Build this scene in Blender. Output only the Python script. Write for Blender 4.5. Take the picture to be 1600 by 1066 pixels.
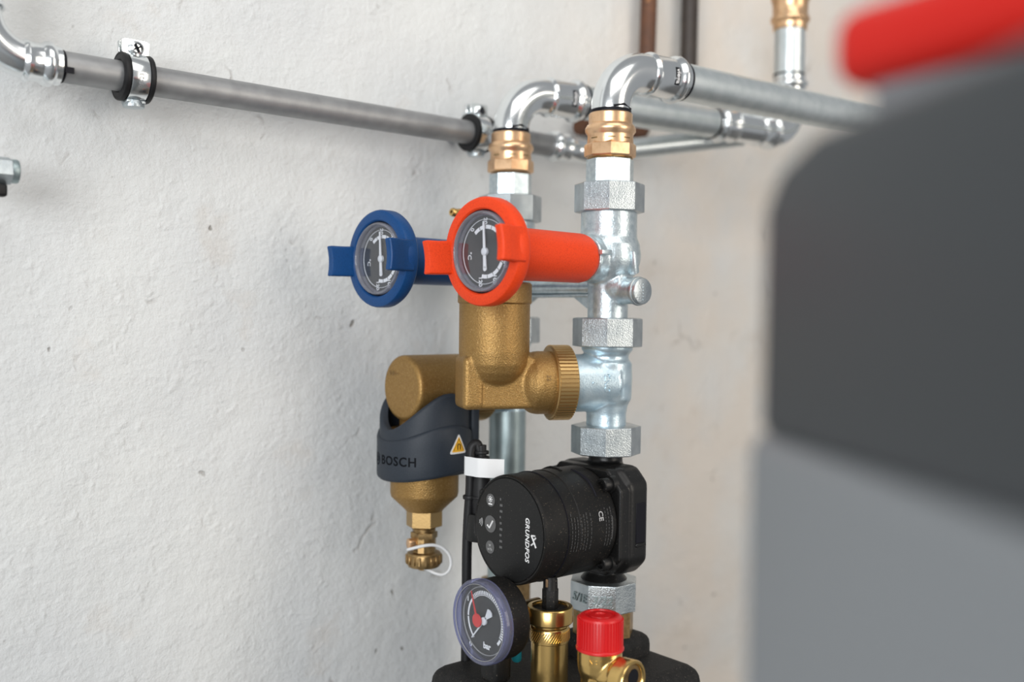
import bpy, bmesh, math, random
from mathutils import Matrix, Vector
random.seed(7)
for o in list(bpy.data.objects): bpy.data.objects.remove(o, do_unlink=True)
SC = bpy.context.scene
COL = SC.collection
R = math.radians
# ------------------------------------------------------------------ camera (all lengths in millimetres, heights relative to eye level)
EYE = 1400.0
HEAD, PITCH, ROLL, FPX = R(49.3), R(1.66), R(0.70), 1550.0
CAM = Vector((-591.0, -779.0, 0.0))
_F = Vector((math.cos(HEAD)*math.cos(PITCH), math.sin(HEAD)*math.cos(PITCH), -math.sin(PITCH)))
_R0 = Vector((math.sin(HEAD), -math.cos(HEAD), 0)); _U0 = _R0.cross(_F)
_R = _R0*math.cos(ROLL) + _U0*math.sin(ROLL); _U = -_R0*math.sin(ROLL) + _U0*math.cos(ROLL)
def W(p): return Vector((p[0]*.001, p[1]*.001, (p[2]+EYE)*.001))
cd = bpy.data.cameras.new('camera'); cam = bpy.data.objects.new('camera', cd); COL.objects.link(cam)
cam.matrix_world = Matrix(((_R.x, _U.x, -_F.x, 0), (_R.y, _U.y, -_F.y, 0), (_R.z, _U.z, -_F.z, 0), (0, 0, 0, 1)))
cam.location = W(CAM)
cd.sensor_width = 36.0; cd.lens = 36.0*FPX/1600.0; cd.clip_start = .01; cd.clip_end = 50
cd.dof.use_dof = True; cd.dof.focus_distance = .76; cd.dof.aperture_fstop = 2.8
SC.camera = cam
# ------------------------------------------------------------------ light
w = bpy.data.worlds.new('room_light'); SC.world = w; w.use_nodes = True
w.node_tree.nodes['Background'].inputs[0].default_value = (.95, .97, 1.0, 1)
w.node_tree.nodes['Background'].inputs[1].default_value = .34
def area(name, loc, target, sx, sy, power, col):
    l = bpy.data.lights.new(name, 'AREA'); l.shape = 'RECTANGLE'; l.size = sx; l.size_y = sy; l.energy = power; l.color = col
    o = bpy.data.objects.new(name, l); COL.objects.link(o); o.location = loc
    o.rotation_euler = (Vector(target)-Vector(loc)).to_track_quat('-Z', 'Y').to_euler(); return o
area('ceiling_lamp', (-.40, -1.10, 2.62), (.0, -.1, 1.45), 1.4, .9, 9.5, (1, .97, .93))
area('window_light', (-3.0, -2.2, 1.75), (0, -.1, 1.38), 1.9, 1.5, 87, (.97, .99, 1))
area('warm_fill', (.6, -2.3, 1.7), (.25, -.1, 1.4), .9, 1.4, 17, (1, .91, .80))  # warm fill added to brighten the right of the wall, no known source
vs = SC.view_settings
vs.view_transform = 'Standard'; vs.look = 'None'; vs.gamma = 1; vs.exposure = 0.0; vs.use_curve_mapping = False
# ------------------------------------------------------------------ materials
def mat(name, base, metal=0, rough=.5, bump=None, var=None, spec=.5, coat=0, dust_or_glint=None, aniso=None):
    """bump=(scale, strength, distance_mm); var=(scale, colour2, low, high); dust=(scale, colour, threshold)"""
    m = bpy.data.materials.new(name); m.use_nodes = True; nt = m.node_tree; N = nt.nodes; L = nt.links
    b = N['Principled BSDF']; b.inputs['Base Color'].default_value = (*base, 1)
    b.inputs['Metallic'].default_value = metal; b.inputs['Roughness'].default_value = rough
    b.inputs['Specular IOR Level'].default_value = spec; b.inputs['Coat Weight'].default_value = coat
    tc = N.new('ShaderNodeTexCoord'); csock = None
    def noise(sc, det=3):
        n = N.new('ShaderNodeTexNoise'); n.inputs['Scale'].default_value = sc; n.inputs['Detail'].default_value = det
        L.new(tc.outputs['Object'], n.inputs['Vector']); return n
    def mixc(fac, c1, c2):
        x = N.new('ShaderNodeMix'); x.data_type = 'RGBA'; L.new(fac, x.inputs[0])
        if hasattr(c1, 'is_linked'): L.new(c1, x.inputs[6])
        else: x.inputs[6].default_value = (*c1, 1)
        x.inputs[7].default_value = (*c2, 1); return x.outputs[2]
    def ramp(sock, a, c):
        r = N.new('ShaderNodeMapRange'); r.inputs[1].default_value = a; r.inputs[2].default_value = c; L.new(sock, r.inputs[0]); return r.outputs[0]
    cur = base
    if var: cur = mixc(ramp(noise(var[0]).outputs[0], var[2], var[3]), cur, var[1]); csock = cur
    if dust_or_glint: cur = mixc(ramp(noise(dust_or_glint[0], 1).outputs[0], dust_or_glint[2], dust_or_glint[2]+.08), cur, dust_or_glint[1]); csock = cur
    if csock is not None: L.new(csock, b.inputs['Base Color'])
    if bump:
        bp = N.new('ShaderNodeBump'); bp.inputs['Strength'].default_value = bump[1]; bp.inputs['Distance'].default_value = bump[2]*.001
        L.new(noise(bump[0]).outputs[0], bp.inputs['Height']); L.new(bp.outputs[0], b.inputs['Normal'])
    return m
M = {}
M['zinc_cast'] = mat('cast zinc', (.66, .74, .77), .8, .33, (700, .42, .5), (250, (.48, .57, .61), .35, .7))
M['zinc_nut'] = mat('zinc nut', (.56, .61, .63), .9, .30, (950, .55, .5), (60, (.42, .47, .50), .4, .65))
M['zinc_tee'] = mat('bluish zinc casting', (.58, .70, .76), .7, .33, (700, .35, .4), (120, (.45, .58, .66), .4, .7))
M['galv'] = mat('galvanised pipe', (.72, .77, .78), .85, .36, (160, .12, .5), (90, (.62, .68, .69), .4, .7))
M['galv_dull'] = mat('weathered galvanised pipe', (.40, .48, .49), .75, .42, (300, .2, .4), (60, (.30, .37, .38), .35, .7))
M['chrome'] = mat('bright press fitting', (.84, .87, .88), 1, .19, (60, .12, .5))
M['steel'] = mat('grey steel pipe', (.34, .345, .35), .55, .46, (400, .15, .3), (70, (.27, .275, .28), .35, .7))
M['bronze'] = mat('pinkish bronze', (.86, .57, .34), .93, .32, (260, .2, .4), (140, (.70, .43, .23), .45, .75))
M['brass_cast'] = mat('sand cast brass', (.37, .222, .074), .72, .46, (800, .8, .5), (500, (.31, .18, .058), .35, .7), dust_or_glint=(1500, (.62, .43, .20), .65))  # pale specks are painted glints, the sparkle of the cast grain
M['brass_ring'] = mat('turned brass ring', (.47, .31, .13), .85, .34, (600, .2, .3))
M['brass'] = mat('turned brass', (.70, .47, .17), .97, .24, (300, .1, .3))
M['brass_old'] = mat('tarnished brass', (.38, .25, .11), .85, .38, (500, .3, .4), (200, (.22, .14, .06), .4, .7))
M['red'] = mat('red plastic', (.80, .060, .010), 0, .48, (1500, .25, .2), (900, (.66, .042, .008), .45, .75), spec=.25)
M['blue'] = mat('blue plastic', (.006, .060, .20), 0, .40, (1500, .25, .2), (900, (.004, .045, .155), .45, .75), spec=.28)
M['black'] = mat('dusty black plastic', (.008, .008, .008), 0, .48, (1300, .3, .2), (60, (.013, .012, .011), .4, .7), spec=.22, dust_or_glint=(1000, (.13, .105, .08), .685))
M['black_gloss'] = mat('black cast paint', (.007, .007, .007), 0, .36, (500, .3, .3), spec=.38, dust_or_glint=(900, (.09, .08, .07), .71))
M['face'] = mat('black control foil', (.010, .010, .010), 0, .5, None, spec=.3, dust_or_glint=(1100, (.10, .09, .08), .69))
M['rubber'] = mat('black rubber', (.008, .008, .009), 0, .5, (500, .3, .3), spec=.35)
M['foam'] = mat('black foam', (.010, .010, .010), 0, .65, (700, .9, .7), (200, (.018, .017, .016), .4, .7), spec=.3, dust_or_glint=(800, (.15, .13, .11), .70))
M['cover'] = mat('slate grey plastic', (.024, .031, .042), 0, .5, (1500, .4, .25), (800, (.028, .036, .048), .4, .7), spec=.3)
M['engrave'] = mat('engraved letter', (.003, .004, .006), 0, .6, spec=.1)
M['white'] = mat('white plastic', (.72, .73, .74), 0, .45)
M['print_grey'] = mat('pale print', (.36, .36, .36), 0, .5)
M['print_dim'] = mat('dim print', (.10, .10, .10), 0, .5)
M['print_faint'] = mat('faint print', (.055, .055, .055), 0, .5, spec=.2)
M['print_white'] = mat('white print', (.80, .80, .80), 0, .5)
M['dial'] = mat('dark grey dial', (.040, .042, .044), 0, .6)
M['dial_dark'] = mat('black dial', (.018, .019, .021), 0, .5)
M['pointer_red'] = mat('red pointer', (.62, .015, .015), 0, .4)
M['cap_red'] = mat('red cap', (.60, .008, .010), 0, .38, (800, .25, .3))
M['yellow'] = mat('yellow sticker', (.85, .45, .02), 0, .5)
M['ink'] = mat('black ink', (.006, .006, .010), 0, .5, spec=.2)
M['rust'] = mat('rusty brown pipe', (.15, .060, .028), .25, .55, (300, .5, .5), (60, (.09, .042, .025), .35, .65), dust_or_glint=(120, (.30, .13, .05), .66))
M['umber'] = mat('dark umber pipe', (.060, .048, .040), .25, .5, (300, .4, .5), (60, (.045, .036, .032), .35, .65))
M['case_grey'] = mat('light grey casing', (.22, .235, .25), 0, .45)
M['case_dark'] = mat('dark grey casing', (.048, .053, .058), 0, .5, spec=.3)
M['case_red'] = mat('red casing trim', (.60, .014, .008), 0, .5, spec=.25)
M['teal'] = mat('teal plug', (.02, .28, .34), 0, .4)
def clear(name, tint, refl=.10, rough=.03, op=.0):
    m = bpy.data.materials.new(name); m.use_nodes = True; nt = m.node_tree; N = nt.nodes; L = nt.links; N.clear()
    out = N.new('ShaderNodeOutputMaterial'); t = N.new('ShaderNodeBsdfTransparent'); t.inputs[0].default_value = (*tint, 1)
    g = N.new('ShaderNodeBsdfGlossy'); g.inputs['Roughness'].default_value = rough
    lw0 = N.new('ShaderNodeLayerWeight'); lw0.inputs[0].default_value = .25; lw = N.new('ShaderNodeMath'); lw.operation = 'MULTIPLY_ADD'; lw.inputs[1].default_value = .22; lw.inputs[2].default_value = .015; L.new(lw0.outputs['Facing'], lw.inputs[0])
    mx = N.new('ShaderNodeMixShader'); L.new(lw.outputs[0], mx.inputs[0]); L.new(t.outputs[0], mx.inputs[1]); L.new(g.outputs[0], mx.inputs[2])
    s = mx.outputs[0]
    if op:
        d = N.new('ShaderNodeBsdfPrincipled'); d.inputs['Base Color'].default_value = (*tint, 1); d.inputs['Roughness'].default_value = .15
        m2 = N.new('ShaderNodeMixShader'); m2.inputs[0].default_value = op; L.new(s, m2.inputs[1]); L.new(d.outputs[0], m2.inputs[2]); s = m2.outputs[0]
    L.new(s, out.inputs[0]); return m
M['glass'] = clear('clear gauge lens', (.97, .98, 1))
M['bezel'] = clear('translucent lens rim', (.62, .63, .70), op=.25)
M['bezel_violet'] = clear('bluish translucent lens rim', (.50, .52, .72), op=.18)
def wall_mat():
    m = bpy.data.materials.new('rough white plaster'); m.use_nodes = True; nt = m.node_tree; N = nt.nodes; L = nt.links
    b = N['Principled BSDF']; b.inputs['Roughness'].default_value = .72; b.inputs['Specular IOR Level'].default_value = .3
    tc = N.new('ShaderNodeTexCoord')
    def noise(sc, det=3, rough=.5, v=None):
        n = N.new('ShaderNodeTexNoise'); n.inputs['Scale'].default_value = sc; n.inputs['Detail'].default_value = det; n.inputs['Roughness'].default_value = rough
        L.new(v or tc.outputs['Object'], n.inputs['Vector']); return n.outputs[0]
    def rng(s, a, c, lo=0, hi=1):
        r = N.new('ShaderNodeMapRange'); r.inputs[1].default_value = a; r.inputs[2].default_value = c; r.inputs[3].default_value = lo; r.inputs[4].default_value = hi
        L.new(s, r.inputs[0]); return r.outputs[0]
    def mth(op, a, c):
        x = N.new('ShaderNodeMath'); x.operation = op
        for i, s in enumerate((a, c)):
            if isinstance(s, (int, float)): x.inputs[i].default_value = s
            else: L.new(s, x.inputs[i])
        return x.outputs[0]
    def mix(f, a, c):
        x = N.new('ShaderNodeMix'); x.data_type = 'RGBA'; L.new(f, x.inputs[0])
        for i, s in ((6, a), (7, c)):
            if isinstance(s, tuple): x.inputs[i].default_value = (*s, 1)
            else: L.new(s, x.inputs[i])
        return x.outputs[2]
    # large tonal patches, grime, ochre stains, dark pits
    c = mix(rng(noise(5, 4), .35, .65), (.70, .71, .70), (.64, .655, .66))
    sx = N.new('ShaderNodeSeparateXYZ'); L.new(tc.outputs['Object'], sx.inputs[0])
    warm = mth('MULTIPLY', rng(sx.outputs[0], .05, .35), rng(noise(9, 4), .25, .6))
    c = mix(mth('MULTIPLY', warm, .75), c, (.73, .655, .575))  # beige towards the right, painted paler to stand in for brighter light
    c = mix(mth('MULTIPLY', rng(noise(11, 5, .6), .60, .78), .45), c, (.56, .48, .40))
    c = mix(mth('MULTIPLY', rng(noise(34, 6, .7), .62, .72), .22), c, (.36, .34, .31))
    vor = N.new('ShaderNodeTexVoronoi'); vor.inputs['Scale'].default_value = 38; vor.inputs['Randomness'].default_value = 1
    wob = N.new('ShaderNodeVectorMath'); wob.operation = 'ADD'
    nn = N.new('ShaderNodeTexNoise'); nn.inputs['Scale'].default_value = 60; L.new(tc.outputs['Object'], nn.inputs['Vector'])
    sc_ = N.new('ShaderNodeVectorMath'); sc_.operation = 'SCALE'; sc_.inputs['Scale'].default_value = .02; L.new(nn.outputs['Color'], sc_.inputs[0])
    L.new(tc.outputs['Object'], wob.inputs[0]); L.new(sc_.outputs[0], wob.inputs[1]); L.new(wob.outputs[0], vor.inputs['Vector'])
    pit = mth('MULTIPLY', rng(vor.outputs['Distance'], .10, .05), rng(noise(21, 2), .55, .62))
    c = mix(mth('MULTIPLY', pit, .75), c, (.20, .18, .155))
    crk = N.new('ShaderNodeTexVoronoi'); crk.feature = 'DISTANCE_TO_EDGE'; crk.inputs['Scale'].default_value = 9; L.new(wob.outputs[0], crk.inputs['Vector'])
    crack = mth('MULTIPLY', rng(crk.outputs['Distance'], .022, .006), rng(noise(16, 3, .6), .60, .68))
    c = mix(mth('MULTIPLY', crack, .45), c, (.34, .31, .28))
    L.new(c, b.inputs['Base Color'])
    big = noise(14, 3, .5); mid = noise(75, 5, .62); fine = noise(260, 3, .6)
    blob = N.new('ShaderNodeTexVoronoi'); blob.feature = 'SMOOTH_F1'; blob.inputs['Scale'].default_value = 120; L.new(wob.outputs[0], blob.inputs['Vector'])
    bl = mth('MULTIPLY', rng(blob.outputs['Distance'], .45, .05), rng(noise(30, 2), .48, .62))
    h = mth('ADD', mth('MULTIPLY', mid, .62), mth('ADD', mth('MULTIPLY', fine, .28), mth('MULTIPLY', big, 1.6)))
    h = mth('ADD', h, mth('MULTIPLY', bl, .22)); h = mth('SUBTRACT', h, mth('ADD', mth('MULTIPLY', crack, .35), mth('MULTIPLY', pit, .5)))
    bp = N.new('ShaderNodeBump'); bp.inputs['Strength'].default_value = .55; bp.inputs['Distance'].default_value = .0046
    L.new(h, bp.inputs['Height']); L.new(bp.outputs[0], b.inputs['Normal']); return m
M['wall'] = wall_mat()
M['floor'] = mat('grey concrete', (.22, .215, .21), 0, .7, (60, .4, 2), (6, (.16, .16, .16), .4, .6))
# ------------------------------------------------------------------ mesh helpers (millimetres)
def frame(o, z, x=None):
    z = Vector(z).normalized(); x = Vector(x) if x is not None else (Vector((0, 0, 1)) if abs(z.z) < .9 else Vector((1, 0, 0)))
    y = z.cross(x).normalized(); x = y.cross(z)
    return Matrix(((x.x, y.x, z.x, o[0]), (x.y, y.y, z.y, o[1]), (x.z, y.z, z.z, o[2]), (0, 0, 0, 1)))
def up(x, y, z=0): return Matrix.Translation((x, y, z))
def facing(o): return frame(o, (-1, 0, 0), (0, -1, 0))       # a dial that looks along -x: local x to the viewer's right, local y up
def axx(o): return frame(o, (1, 0, 0), (0, 1, 0))            # local z runs along +x
class MB:
    def __init__(s): s.bm = bmesh.new()
    def lathe(s, prof, Mx=Matrix(), n=48, rot=0, closed=False):
        bm = s.bm; rings = []
        for r, h in prof:
            if r < 1e-6: rings.append([bm.verts.new(Mx @ Vector((0, 0, h)))])
            else: rings.append([bm.verts.new(Mx @ Vector((r*math.cos(rot+2*math.pi*i/n), r*math.sin(rot+2*math.pi*i/n), h))) for i in range(n)])
        seq = list(zip(rings, rings[1:])) + ([(rings[-1], rings[0])] if closed else [])
        for a, b in seq:
            for i in range(n):
                j = (i+1) % n
                if len(a) == 1 and len(b) == 1: continue
                if len(a) == 1: bm.faces.new((a[0], b[j], b[i]))
                elif len(b) == 1: bm.faces.new((a[i], a[j], b[0]))
                else: bm.faces.new((a[i], a[j], b[j], b[i]))
        if not closed:
            for rg, fl in ((rings[0], True), (rings[-1], False)):
                if len(rg) > 1: bm.faces.new(list(reversed(rg)) if fl else rg)
        return s
    def cyl(s, r, h0, h1, Mx=Matrix(), n=48, b=0, rot=0):
        p = [(r, h0), (r, h1)] if not b else [(r-b, h0), (r-b*.3, h0+b*.3), (r, h0+b), (r, h1-b), (r-b*.3, h1-b*.3), (r-b, h1)]
        return s.lathe(p, Mx, n, rot)
    def ring(s, ro, ri, h0, h1, Mx=Matrix(), n=64, b=.6):
        return s.lathe([(ri, h0+b), (ri+b, h0), (ro-b, h0), (ro-b*.3, h0+b*.3), (ro, h0+b), (ro, h1-b), (ro-b*.3, h1-b*.3), (ro-b, h1), (ri+b, h1), (ri, h1-b)], Mx, n, closed=True)
    def poly(s, pts, h0, h1, Mx=Matrix(), b=0, seg=2):
        t = bmesh.new(); lo = [t.verts.new((x, y, h0)) for x, y in pts]; hi = [t.verts.new((x, y, h1)) for x, y in pts]; n = len(pts)
        t.faces.new(list(reversed(lo))); t.faces.new(hi)
        for i in range(n): t.faces.new((lo[i], lo[(i+1) % n], hi[(i+1) % n], hi[i]))
        bmesh.ops.recalc_face_normals(t, faces=t.faces)
        if b: bmesh.ops.bevel(t, geom=list(t.edges), offset=b, segments=seg, profile=.5, affect='EDGES', clamp_overlap=True)
        return s.join(t, Mx)
    def box(s, lo, hi, Mx=Matrix(), b=0, seg=3):
        return s.poly([(lo[0], lo[1]), (hi[0], lo[1]), (hi[0], hi[1]), (lo[0], hi[1])], lo[2], hi[2], Mx, b, seg)
    def join(s, t, Mx=Matrix()):
        mp = {}
        for v in t.verts: mp[v] = s.bm.verts.new(Mx @ v.co)
        for f in t.faces:
            try: s.bm.faces.new([mp[v] for v in f.verts])
            except ValueError: pass
        t.free(); return s
    def mesh(s, me, Mx=Matrix()):
        vs_ = [s.bm.verts.new(Mx @ v.co) for v in me.vertices]
        for p in me.polygons:
            try: s.bm.faces.new([vs_[i] for i in p.vertices])
            except ValueError: pass
        return s
    def sphere(s, r, c, seg=32, rings=18, sc=(1, 1, 1)):
        pr = [(r*math.sin(math.pi*i/rings), -r*math.cos(math.pi*i/rings)) for i in range(rings+1)]
        pr[0] = (0, -r); pr[-1] = (0, r)
        return s.lathe(pr, Matrix.Translation(c) @ Matrix.Diagonal((*sc, 1)), seg)
    def sweep(s, pts, rad, n=20, closed=False, caps=True, sec=None):
        pts = [Vector(p) for p in pts]; N = len(pts); rings = []; u = None
        for i, p in enumerate(pts):
            a = pts[i-1] if (i or closed) else p; c = pts[(i+1) % N] if (i < N-1 or closed) else p
            t = (c-a).normalized()
            if u is None: u = t.orthogonal().normalized()
            u = (u - t*u.dot(t)).normalized(); v = t.cross(u); r = rad[i] if isinstance(rad, (list, tuple)) else rad
            rings.append([s.bm.verts.new(p + (u*math.cos(2*math.pi*k/n) + v*math.sin(2*math.pi*k/n))*r) for k in range(n)])
        pr = list(zip(rings, rings[1:])) + ([(rings[-1], rings[0])] if closed else [])
        for a, b in pr:
            for k in range(n): s.bm.faces.new((a[k], a[(k+1) % n], b[(k+1) % n], b[k]))
        if caps and not closed: s.bm.faces.new(list(reversed(rings[0]))); s.bm.faces.new(rings[-1])
        return s
    def blend(s, vox=1.0, it=6):
        bmesh.ops.recalc_face_normals(s.bm, faces=s.bm.faces)
        me = bpy.data.meshes.new('t'); s.bm.to_mesh(me); o = bpy.data.objects.new('t', me); COL.objects.link(o)
        r = o.modifiers.new('r', 'REMESH'); r.mode = 'VOXEL'; r.voxel_size = vox
        k = o.modifiers.new('s', 'SMOOTH'); k.factor = .5; k.iterations = it
        dg = bpy.context.evaluated_depsgraph_get(); ne = bpy.data.meshes.new_from_object(o.evaluated_get(dg))
        s.bm.free(); s.bm = bmesh.new(); s.bm.from_mesh(ne)
        bpy.data.objects.remove(o); bpy.data.meshes.remove(me); bpy.data.meshes.remove(ne); return s
def arc(c, r, a0, a1, u, v, n=14):
    c, u, v = Vector(c), Vector(u), Vector(v)
    return [c + u*r*math.cos(a0+(a1-a0)*i/n) + v*r*math.sin(a0+(a1-a0)*i/n) for i in range(n+1)]
def spline(ps, n=10):
    ps = [Vector(p) for p in ps]; q = [ps[0]*2-ps[1]] + ps + [ps[-1]*2-ps[-2]]; out = []
    for i in range(1, len(q)-2):
        a, b, c, d = q[i-1:i+3]
        for k in range(n):
            t = k/n; out.append(.5*((2*b)+(c-a)*t+(2*a-5*b+4*c-d)*t*t+(3*b-a-3*c+d)*t**3))
    return out + [ps[-1]]
def text_mesh(body, size, depth=.3, shear=0, spacing=1.0, bold=0):
    c = bpy.data.curves.new('t', 'FONT'); c.body = body; c.size = size; c.extrude = depth/2; c.align_x = 'CENTER'; c.align_y = 'CENTER'; c.shear = shear; c.offset = bold
    c.space_character = spacing; c.resolution_u = 3
    o = bpy.data.objects.new('t', c); COL.objects.link(o); bpy.context.view_layer.update()
    dg = bpy.context.evaluated_depsgraph_get(); me = bpy.data.meshes.new_from_object(o.evaluated_get(dg))
    bpy.data.objects.remove(o); bpy.data.curves.remove(c); return me
def text(mb, body, size, Mx, depth=.3, bold=0, **k):
    me = text_mesh(body, size, depth, bold=bold, **k); mb.mesh(me, Mx); bpy.data.meshes.remove(me)
def wrap(mb, axis_M, r, ang, h, rot=0):
    """bend flat geometry (local x = along the circumference, y = along the axis, z = outward) onto a cylinder"""
    cr, sr = math.cos(rot), math.sin(rot)
    for _ in range(4):
        es = [e for e in mb.bm.edges if e.calc_length() > r*.14]
        if not es: break
        bmesh.ops.triangulate(mb.bm, faces=[f for f in mb.bm.faces if len(f.verts) > 4])
        bmesh.ops.subdivide_edges(mb.bm, edges=[e for e in mb.bm.edges if e.calc_length() > r*.14], cuts=1)
    for v in mb.bm.verts:
        x, y, z = v.co; x, y = x*cr-y*sr, x*sr+y*cr
        a = ang + x/r; v.co = axis_M @ Vector(((r+z)*math.cos(a), (r+z)*math.sin(a), h+y))
    return mb
ROOT = {}
def tag(o, label, cat, group=None):
    o['label'] = label; o['category'] = cat
    if group: o['group'] = group
    return o
def thing(name, label, cat, base, group=None):
    o = bpy.data.objects.new(name, None); COL.objects.link(o); o.location = W(base); o.empty_display_size = .01
    ROOT[o.name] = Vector(base); return tag(o, label, cat, group)
def obj(name, mb, m, parent=None, base=None, ang=38, label=None):
    bm = mb.bm; off = ROOT[parent.name] if parent else Vector(base)
    bmesh.ops.recalc_face_normals(bm, faces=bm.faces)
    for v in bm.verts: v.co = (v.co-off)*.001
    me = bpy.data.meshes.new(name); bm.to_mesh(me); bm.free()
    for p in me.polygons: p.use_smooth = True
    me.set_sharp_from_angle(angle=R(ang))
    me.materials.append(M[m] if isinstance(m, str) else m)
    o = bpy.data.objects.new(name, me); COL.objects.link(o)
    if parent: o.parent = parent; ROOT[o.name] = off
    else: o.location = W(off); ROOT[o.name] = off
    if label: o['label'] = label
    return o
# ------------------------------------------------------------------ the setting
b = MB().box((-1500, 0, -EYE), (2600, 120, 1300)); o = obj('wall_back', b, 'wall', base=(0, 0, 0)); o['kind'] = 'structure'
b = MB().box((-1500, -2400, -EYE-60), (2600, 120, -EYE)); o = obj('floor', b, 'floor', base=(0, 0, -EYE)); o['kind'] = 'structure'
LC, RC = (0., -87.), (0., -212.)
CAMAZ = {LC: math.atan2(CAM.y-LC[1], CAM.x-LC[0]), RC: math.atan2(CAM.y-RC[1], CAM.x-RC[0])}
# ------------------------------------------------------------------ press fittings
def collar(mb, Mx, r, L, bead=4.2, first=True):
    """press sleeve along local z from 0 to L: small ridge at the body side, fat O-ring bead towards the mouth"""
    p = [(r+.2, 0), (r+1.6, 1.5), (r+2.3, 3.2), (r+1.6, 5), (r+1.0, 6.5), (r+1.0, L-12.5), (r+2.2, L-11), (r+bead-.5, L-9.4), (r+bead, L-7.6), (r+bead-.5, L-5.8), (r+2.0, L-4.4), (r+1.2, L-3.6), (r+1.2, L-.4), (r+.7, L)]
    return mb.lathe(p, Mx, 56)
def brand_plate(parent, axis_M, r, ang, h, txt):
    pl = MB(); 
    t = bmesh.new(); nx, W_, H_ = 8, 15.0, 5.2
    for j in (0, 1):
        for i in range(nx+1): t.verts.new((-W_/2+W_*i/nx, -H_/2+H_*j, .22))
    t.verts.ensure_lookup_table()
    for i in range(nx): t.faces.new((t.verts[i], t.verts[i+1], t.verts[nx+2+i], t.verts[nx+1+i]))
    pl.join(t); wrap(pl, axis_M, r, ang, h); q = obj('brand_plate', pl, 'ink', parent)
    tx = MB(); text(tx, txt, 6.2, Matrix.Translation((0, .3, .4)), .12, bold=.12); wrap(tx, axis_M, r, ang, h); obj('lettering', tx, 'print_white', q)
def riser_elbow(col, yaw, label):
    x, y = col; d = Vector((math.cos(yaw), math.sin(yaw), 0)); rp = 16.2; Rb = 35.; z0 = 166.; zt = 201.
    t = thing('press_elbow', label, 'pipe elbow', (x, y, 160), 'bright elbows on top of the two risers')
    c = Vector((x, y, z0)) + d*Rb
    pts = [Vector((x, y, 158)), Vector((x, y, 162))] + arc(c, Rb, 0, math.pi/2, -d, (0, 0, 1), 20) + [c+Vector((0, 0, Rb))+d*6]
    obj('bend', MB().sweep(pts, rp, 48), 'chrome', t)
    Mx = frame(c + Vector((0, 0, Rb)) + d*2, d, (0, 0, 1)); b = MB(); collar(b, Mx, rp, 41); cl = obj('press_collar', b, 'chrome', t)
    b = MB(); b.ring(rp+.7, rp-1, 42, 43.6, Mx, 48, .3); obj('marker_ring', b, 'ink', t)
    b = MB(); b.ring(rp+.55, rp-1, 0, 3.2, up(x, y, 162.6), 48, .3); b.sweep([(x-rp*.62, y-rp*.8, 166.5), (x-rp*.1, y-rp*1.0, 168.5), (x+rp*.55, y-rp*.84, 166)], 1.0, 8); obj('marker_ring', b, 'ink', t)
    brand_plate(t, Mx, rp+1.0, R(95), 23, 'viega')
    return Mx @ Vector((0, 0, 41)), d
def adapter(col, label):
    x, y = col; t = thing('press_adapter', label, 'pipe fitting', (x, y, 126), 'bronze adapters under the elbows'); r = 17.7; Mx = up(x, y)
    b = MB().lathe([(r-.8, 163), (r+.2, 162), (r+.2, 154), (r+1.6, 153), (r+3.0, 150.5), (r+3.0, 148), (r+1.2, 145.5), (r+.9, 144), (r+1.2, 139), (r+1.2, 137)], Mx, 56)
    obj('press_sleeve', b, 'bronze', t)
    a = CAMAZ[col]; b = MB().lathe([(18.8, 139.2), (20.9, 137.2), (21.1, 136), (21.1, 128.2), (20.2, 127.2), (17, 126)], Mx, 8, a+R(2)); obj('hexagon', b, 'bronze', t, ang=20)
    b = MB()
    for k, da in ((1, -.75), (1, .05), (1, .8)): q = MB(); q.box((-3, -.45, 0), (3, .45, .25)); wrap(q, Mx, r+1.25, a+da, 141.5); b.join(q.bm)
    obj('stamp_mark', b, 'brass_old', t)
def octo(mb, Mx, R_, h0, h1, rot, c=1.2, n=8): return mb.lathe([(R_-c*2.2, h0), (R_-c*.2, h0+c*.55), (R_, h0+c), (R_, h1-c), (R_-c*.2, h1-c*.55), (R_-c*2.2, h1)], Mx, n, rot)
def union(col, label):
    x, y = col; t = thing('pipe_union', label, 'pipe fitting', (x, y, 81), 'upper unions of the two risers'); a = CAMAZ[col]; Mx = up(x, y)
    b = MB(); octo(b, Mx, 19.6, 103, 125.6, a+R(10), .8); obj('tail_piece', b, 'zinc_cast', t, ang=20)
    if col is RC:
        b = MB().lathe([(17.6, 124.6), (18.6, 126), (18.0, 127.6)], Mx, 32); obj('hemp_seal', b, 'brass_old', t)
    b = MB(); octo(b, Mx, 28.6, 82, 106, a); obj('union_nut', b, 'zinc_nut', t, ang=20)
def nut(col, z0, z1, label, da=0, m='zinc_nut', base_r=28.6):
    a = CAMAZ[col]; b = MB(); octo(b, up(*col), base_r, z0, z1, a+da)
    o = obj('union_nut', b, m, base=(col[0], col[1], z0), ang=20); return tag(o, label, 'pipe nut', 'zinc union nuts on the risers')
FRONT_YAW, BACK_YAW = R(-4.4), R(-8)
fe, fd = riser_elbow(RC, FRONT_YAW, 'bright press elbow on the front riser, above the red gauge handle')
be, bd = riser_elbow(LC, BACK_YAW, 'bright press elbow on the rear riser, beside the grey wall pipe')
adapter(RC, 'bronze press adapter on the front riser, nearer the camera'); adapter(LC, 'bronze press adapter on the rear riser, above the blue handle side')
union(RC, 'zinc union with eight-sided nut above the red handle valve'); union(LC, 'zinc union half hidden behind the red gauge ring')
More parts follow.
